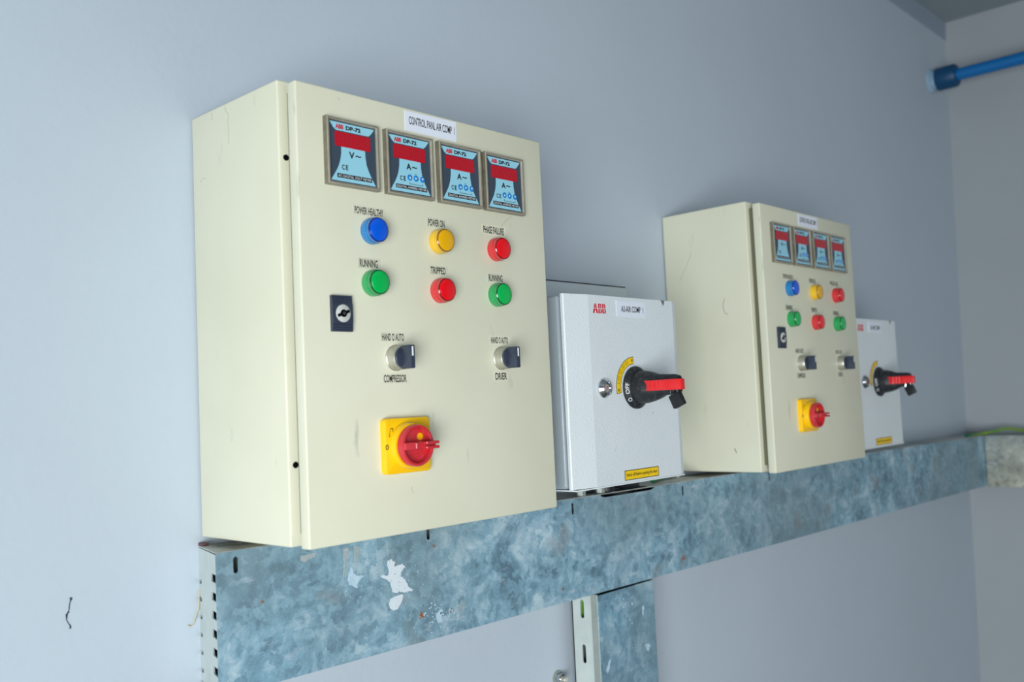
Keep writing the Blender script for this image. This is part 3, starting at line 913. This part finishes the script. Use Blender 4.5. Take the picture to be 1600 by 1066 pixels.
bm = NB(); box(bm, .432, .8522, -.0135, -.0005, .3412, .3436)  # thin dark strip set along the top edge of the plate
obj('top_gap', bm, M_hole, mpl, 'dark line along the top edge')

# ---------------------------------------------------------------- horizontal tray
TX1 = 2.62
TH = .156


def zt(x): return -.0096 - .0082 * x


tray = empty('cable_tray', (0, 0, 0))
tag(tray, 'long galvanised cable tray running along the wall under all the boxes', 'cable tray')
th = .0013


def shear(bm):
    for v in bm.verts: v.co.z += -.0082 * v.co.x
    return bm


TY = .08
zt0, zb0 = -.0096, -.0096 - TH
xe = -.0265      # front left corner of the skewed end
bm = NB()
holes = [slot(x, -.0258, .0062, .0185)[::-1] for x in (-.0022, .2852, .5893, .9035, 1.2275, 1.538, 1.86, 2.17)]
prism(bm, [(xe, zb0 + .004), (xe + .004, zb0), (TX1, zb0), (TX1, zt0 - .002), (1.690, zt0 - .001), (1.686, zt0 - .0045), (1.56, zt0 - .0045), (1.556, zt0 - .001), (.816, zt0 - .001), (.811, zt0 - .0045), (.800, zt0 - .0062), (.672, zt0 - .0062), (.664, zt0 - .0045), (.660, zt0 - .001), (xe + .0015, zt0 - .0005), (xe, zt0 - .002)], holes, y=-TY + th, t=th)
shear(bm)
obj('front_face', bm, M_galv, tray)
bm = NB()
big = [slot(.738, -.047, .156, .062, 12)[::-1], slot(1.622, -.047, .136, .062, 12)[::-1]]
big.append([(p[0], p[1]) for p in slot(.020, -.030, .034, .007, 8)][::-1])
prism(bm, [(-.0037, -.0), (xe + .001, -TY + .0006), (TX1, -TY + .0006), (TX1 + .08, 0)], big, t=th, fn=lambda u, v, d: (u, v, zt0 - d))
shear(bm)
obj('top_flange', bm, M_galvtop, tray, 'dull top flange with cable openings')
bm = NB()
prism(bm, [(-.0037, 0), (xe + .001, -TY + .0006), (TX1, -TY + .0006), (TX1 + .08, 0)], t=th, fn=lambda u, v, d: (u, v, zb0 + d))
shear(bm)
obj('bottom_flange', bm, M_zincgrey, tray, 'dull bottom flange')
# end flange with punched holes
bm = NB()
hl = []
for k in range(7):
    zc = -.0385 - .0203 * k
    hl.append([(p[0], p[1]) for p in (circ(.0610, zc, .0045, 16, PI / 2, 3 * PI / 2) + [(.0762, zc - .0045), (.0762, zc + .0045)])][::-1])
for k in range(6):
    zc = -.0505 - .0203 * k
    hl.append(slot(.0062, zc, .0110, .0050, 8)[::-1])
prism(bm, rect(0.0002, TY - .0016, zb0 + .0008, zt0 - .0024), hl, t=.0018,
      fn=lambda u, v, d: (-.0037 + (xe + .0037) * u / TY + d + .0003, -u, v))
shear(bm)
obj('end_flange', bm, M_zinc, tray, 'pale end flange with punched holes')
bm = NB(); box(bm, .004, TX1, -TY + .0190, -TY + .0205, zb0 + .004, zt0 - .014)
shear(bm)
obj('inner_channel', bm, M_zincgrey, tray, 'dull inner channel seen through the slots')
bm = NB(); box(bm, -.0040, .0040, -.012, -.0005, zt0 + .0001, zt0 + .0030, .0006, 1)
obj('rusty_corner', bm, mat('rusty_purple_edge', rgb(112, 78, 80), rough=.8, var=.3, vscale=300), tray, 'rusty corner at the wall')


# paint splashes and rust spots on the front face
def blob(cx, cz, rx, rz, n=26, jag=.35, seed=0, rot=0.0):
    rnd = random.Random(seed); out = []
    ph = [rnd.uniform(0, 6.28) for _ in range(5)]
    for k in range(n):
        a = 2 * PI * k / n
        s_ = 1 + jag * (.45 * math.sin(3 * a + ph[0]) + .3 * math.sin(5 * a + ph[1]) + .25 * math.sin(8 * a + ph[2])) + rnd.uniform(-.12, .12) * jag * 2
        x, z = rx * s_ * math.cos(a), rz * s_ * math.sin(a)
        out.append((cx + x * math.cos(rot) - z * math.sin(rot), cz + x * math.sin(rot) + z * math.cos(rot)))
    return out


def splash(polys, name, m_, parent, y=-TY, label=None, sh=True):
    bm = NB()
    for p in polys: prism(bm, p, y=y, t=.0003)
    if sh: shear(bm)
    return obj(name, bm, m_, parent, label)


rnd = random.Random(4)


def drops(cx, cz, sx, sz, n, r0, r1):
    out = []
    for _ in range(n):
        x, z = rnd.gauss(cx, sx), rnd.gauss(cz, sz)
        if z > zt0 - .006 or z < zb0 + .006: continue
        r = rnd.uniform(r0, r1)
        out.append(blob(x, z, r, r * rnd.uniform(.7, 1.4), 9, .3, rnd.random()))
    return out


BIG = [(0.2138, -0.0523), (0.22, -0.0511), (0.2262, -0.0563), (0.2245, -0.0614), (0.2387, -0.0596), (0.2428, -0.0641), (0.2354, -0.0694), (0.2346, -0.0747), (0.2419, -0.0812), (0.2463, -0.0895), (0.2555, -0.0968), (0.2454, -0.0964), (0.2369, -0.0959), (0.2313, -0.0937), (0.2256, -0.0953), (0.2196, -0.0926), (0.2183, -0.087), (0.2175, -0.0805), (0.2127, -0.0766), (0.202, -0.0702), (0.2062, -0.0692), (0.2143, -0.0705), (0.216, -0.0654), (0.2135, -0.0597)]
LOW = [(0.2165, -0.1005), (0.2255, -0.0989), (0.2334, -0.0981), (0.2378, -0.0995), (0.2358, -0.106), (0.231, -0.1115), (0.2269, -0.1161), (0.2204, -0.1165), (0.2151, -0.1129), (0.2134, -0.1063)]
LEFT = [(0.1547, -0.052), (0.1583, -0.0519), (0.1588, -0.0588), (0.1625, -0.0624), (0.1755, -0.0651), (0.1701, -0.0688), (0.1652, -0.0731), (0.1644, -0.0788), (0.1593, -0.0767), (0.1518, -0.073), (0.1495, -0.0665), (0.1518, -0.0608), (0.1537, -0.057)]
ST1 = [(0.1448, -0.0271), (0.1537, -0.0273), (0.1521, -0.0363), (0.1478, -0.0459), (0.146, -0.0579), (0.1439, -0.0657), (0.1435, -0.0575), (0.1454, -0.0435)]
ST2 = [(0.1615, -0.0273), (0.1692, -0.0293), (0.1678, -0.0385), (0.1658, -0.0475), (0.1619, -0.0469), (0.1616, -0.0376)]
BRN = [(0.0831, -0.0276), (0.092, -0.0279), (0.1052, -0.0267), (0.1043, -0.0316), (0.0942, -0.0331), (0.0881, -0.0362), (0.0824, -0.0334)]


def ragged(poly, amp, seed):
    rd = random.Random(seed); out = []
    for i, p in enumerate(poly):
        q_ = poly[(i + 1) % len(poly)]
        for t_ in (0, .33, .66):
            j = amp if t_ else amp * .3
            out.append((p[0] + (q_[0] - p[0]) * t_ + rd.uniform(-j, j), p[1] + (q_[1] - p[1]) * t_ + rd.uniform(-j, j)))
    return out


splash([ragged(BIG, .0009, 1)], 'paint_splash', M_splash, tray, label='white paint splash, larger patch')
splash([ragged(LOW, .0005, 2)], 'paint_splash', M_splash, tray, label='white paint splash, lower drop')
splash([ragged(LEFT, .0009, 3)], 'paint_splash', M_splash2, tray, label='thin white paint smear')
splash([ragged(ST1, .0005, 4)], 'paint_splash', M_stain, tray, label='pale brown run')
splash([ragged(ST2, .0005, 5)], 'paint_splash', M_stain, tray, label='pale brown run')
splash([ragged(BRN, .0006, 6)], 'paint_splash', M_stain, tray, label='brown stain')
tag(splash(drops(.225, -.08, .016, .020, 60, .0003, .0010) + drops(.155, -.066, .008, .018, 30, .0003, .0009)
           + drops(.30, -.135, .018, .009, 70, .0004, .0015) + drops(.28, -.10, .08, .03, 40, .0003, .0008),
           'paint_specks', M_splash2, tray, label='fine white paint specks'), kind='stuff').location.y = -.0003
for i_, (rx_, rz_, rr_) in enumerate([(.2676, -.1311, .0028), (.3218, -.1346, .0020), (.2939, -.0441, .0014), (.5560, -.1450, .0014), (.8926, -.1449, .0030), (.0300, -.072, .0012)]):
    splash([blob(rx_, rz_, rr_ * 1.3, rr_ * 1.3, 22, .6, 40 + i_)], 'rust_spot', M_rust, tray, label='small rust spot')
splash([ragged([(.2930, -.136), (.3030, -.128), (.3040, -.146), (.2960, -.146)], .0012, 8)], 'paint_splash', M_splash2, tray, label='whitish worn patch')

# ---------------------------------------------------------------- upright support tray
up = empty('upright_cable_tray', (0, 0, 0))
tag(up, 'short galvanised upright tray hanging below the long tray', 'cable tray')
ux0, ux1, uzt, uzb = .6405, .7960, -.1750, ZF
bm = NB()
box(bm, ux0 - .0005, ux1, -TY + .0005, -TY + .0025, uzb, uzt, .0006, 1)
obj('cover', bm, M_galv2, up)
bm = NB()
box(bm, ux0 - .0012, ux0 + .0008, -TY + .0010, -.0660, uzb, uzt + .0018, .0004, 1)
box(bm, ux1 - .0008, ux1 + .0012, -TY + .0010, -.0660, uzb, uzt + .0018, .0004, 1)
obj('cover_lip', bm, M_zincgrey, up, 'dull folded lip')
bm = NB()
sl = []
z_ = -.1995
while z_ > -.9:
    sl.append(slot(-.0455, z_, .0075, .0300)[::-1]); z_ -= .0716
prism(bm, rect(-.0690, -.0240, uzb, uzt + .0015), sl, t=.0020, fn=lambda u, v, d: (ux0 + .0010 + d, u, v))
prism(bm, rect(-.0690, -.0240, uzb, uzt + .0015), sl, t=.0020, fn=lambda u, v, d: (ux1 - .0010 - d, u, v))
obj('slotted_side', bm, M_zinc, up, 'pale slotted side')
bm = NB(); box(bm, ux0 + .001, ux1 - .001, -.0260, -.0240, uzb, uzt + .001)
obj('back', bm, M_zincgrey, up)
UPB = [(.6600, -.2900, .0035, .0100, -.5), (.7620, -.2200, .0028, .0080, -.2), (.7700, -.283, .006, .006, 0)]
UPB += [(.735 + rnd.uniform(-.03, .03), -.215 + rnd.uniform(-.03, .03), .0013, .0016, 0) for k in range(6)]
for k, (a, b_, c_, d_, e_) in enumerate(UPB):
    splash([blob(a, b_, c_, d_, 16, .5, 30 + k, e_)], 'paint_splash', M_splash2, up, y=-TY + .0005, label='pale paint mark', sh=False)

# wire clip glimpsed through the slots and down the right side
bm = NB()
tube(bm, smooth_path([(.6520, -.040, -.176), (.6510, -.037, -.190), (.6530, -.035, -.205), (.660, -.034, -.225), (.672, -.034, -.34)], 5), .0042, 10)
tag(obj('earth_wire', bm, M_gy), 'yellow-green wire glimpsed through the slot of the upright tray', 'wire')
bm = NB()
tube(bm, smooth_path([(.800, -.060, -.178), (.8015, -.058, -.190), (.8000, -.056, -.206), (.796, -.05, -.22)], 5), .0028, 8)
tag(obj('earth_wire', bm, M_gy), 'green wire end showing at the right edge of the upright tray', 'wire')

# ---------------------------------------------------------------- tray on the right wall
rt = empty('cable_tray', (0, 0, 0))
tag(rt, 'stained pale cable tray on the right-hand wall, meeting the long tray in the corner', 'cable tray')
zr = zt(TX1)
bm = NB(); box(bm, TX1, TX1 + .002, -3.2, -TY - .001, zr - TH - .004, zr - .001, .0008, 1)
obj('front_face', bm, M_galv3, rt)
bm = NB(); box(bm, TX1 + .001, 2.712, -3.2, -TY - .001, zr - .003, zr - .001)
obj('top_flange', bm, M_zincgrey, rt)
bm = NB(); box(bm, TX1 + .001, 2.704, -3.2, -TY - .001, zr - TH - .004, zr - TH - .002)
obj('bottom_flange', bm, M_zincgrey, rt)

# earth wire in the corner
bm = NB()
z0 = zr + .004
tube(bm, smooth_path([(2.53, -.060, z0 - .001), (2.60, -.070, z0), (2.645, -.10, z0 + .006), (2.660, -.14, z0 + .014), (2.650, -.20, z0 + .006), (2.640, -.30, z0)], 6), .0042, 8)
w1 = tag(obj('earth_wire', bm, M_gy), 'yellow-green wire lying on the tray in the far corner', 'wire')
bm = NB(); tube(bm, [(2.520, -.059, z0 - .001), (2.545, -.062, z0 - .0005)], .0062, 8)
obj('lug_sleeve', bm, M_green_w, w1, 'green lug sleeve')
# green wire lug and screw beside the nearer box
bm = NB()
zz = zt(.96)
tube(bm, smooth_path([(.860, -.045, zz + .005), (.900, -.030, zz + .006), (.945, -.020, zz + .006), (.965, -.016, zz + .005)], 5), .0045, 8)
tag(obj('earth_wire', bm, M_green_w), 'green wire on the tray, emerging at the right foot of the nearer white box', 'wire')
bm = NB()
lathe(bm, [(.008, 0), (.008, .004), (.005, .0065), (.001, .0070)], (.988, -.014, zz + .000), axis='z', seg=20)
tag(obj('bolt', bm, M_steel), 'bolt head on the tray between the nearer white box and the second panel', 'bolt')
bm = NB()
tube(bm, smooth_path([(1.60, -.05, zt(1.6) + .006), (1.66, -.06, zt(1.66) + .006), (1.73, -.058, zt(1.73) + .005)], 5), .0040, 8)
tag(obj('earth_wire', bm, M_green_w), 'green wire on the tray under the farther white box', 'wire')

# bolt on the wall beside the upright
b0 = empty('wall_bolt', (.6250, 0, -.3130))
tag(b0, 'shiny hexagonal bolt in the wall left of the upright tray', 'bolt')
bm = NB(); lathe(bm, [(.0125, 0), (.0125, .0015)], seg=28); obj('washer', bm, M_zincgrey, b0)
bm = NB(); lathe(bm, [(.0082, .0015), (.0086, .002), (.0086, .0090), (.0078, .0100)], seg=6); obj('head', bm, M_chrome, b0)
bm = NB(); lathe(bm, [(.0048, .0095), (.0048, .0180), (.0040, .0188)], seg=20); obj('stud', bm, M_steel, b0)

# straw hanging at the tray end
bm = NB()
tube(bm, smooth_path([(-.0052, -.0030, -.060), (-.0065, -.0034, -.078), (-.0115, -.0030, -.092), (-.0135, -.0022, -.0985), (-.0165, -.0016, -.1005), (-.0195, -.0014, -.0985)], 5), .0006, 6)
tag(obj('loose_straw', bm, M_string), 'thin pale straw hanging from the left end of the long tray', 'straw')

# ---------------------------------------------------------------- blue pipe
pp = empty('water_pipe', (2.625, 0, 1.126))
tag(pp, 'blue painted pipe coming out of the wall near the ceiling in the far corner', 'pipe')
bm = NB(); lathe(bm, [(.0198, .05), (.0198, 3.2)], seg=28); obj('pipe', bm, M_blue_pipe, pp)
bm = NB(); lathe(bm, [(.036, .022), (.037, .026), (.037, .078), (.033, .084), (.0215, .084)], seg=32); obj('coupling', bm, M_blue_dark, pp, 'dark blue coupling')
bm = NB(); lathe(bm, [(.039, 0), (.039, .008), (.030, .012), (.030, .018), (.036, .022), (.036, .026)], seg=32)
obj('collar', bm, mat('pale_blue_white_paint', rgb(150, 178, 200), rough=.5, var=.2, vscale=40), pp, 'pale paint-smeared collar at the wall')
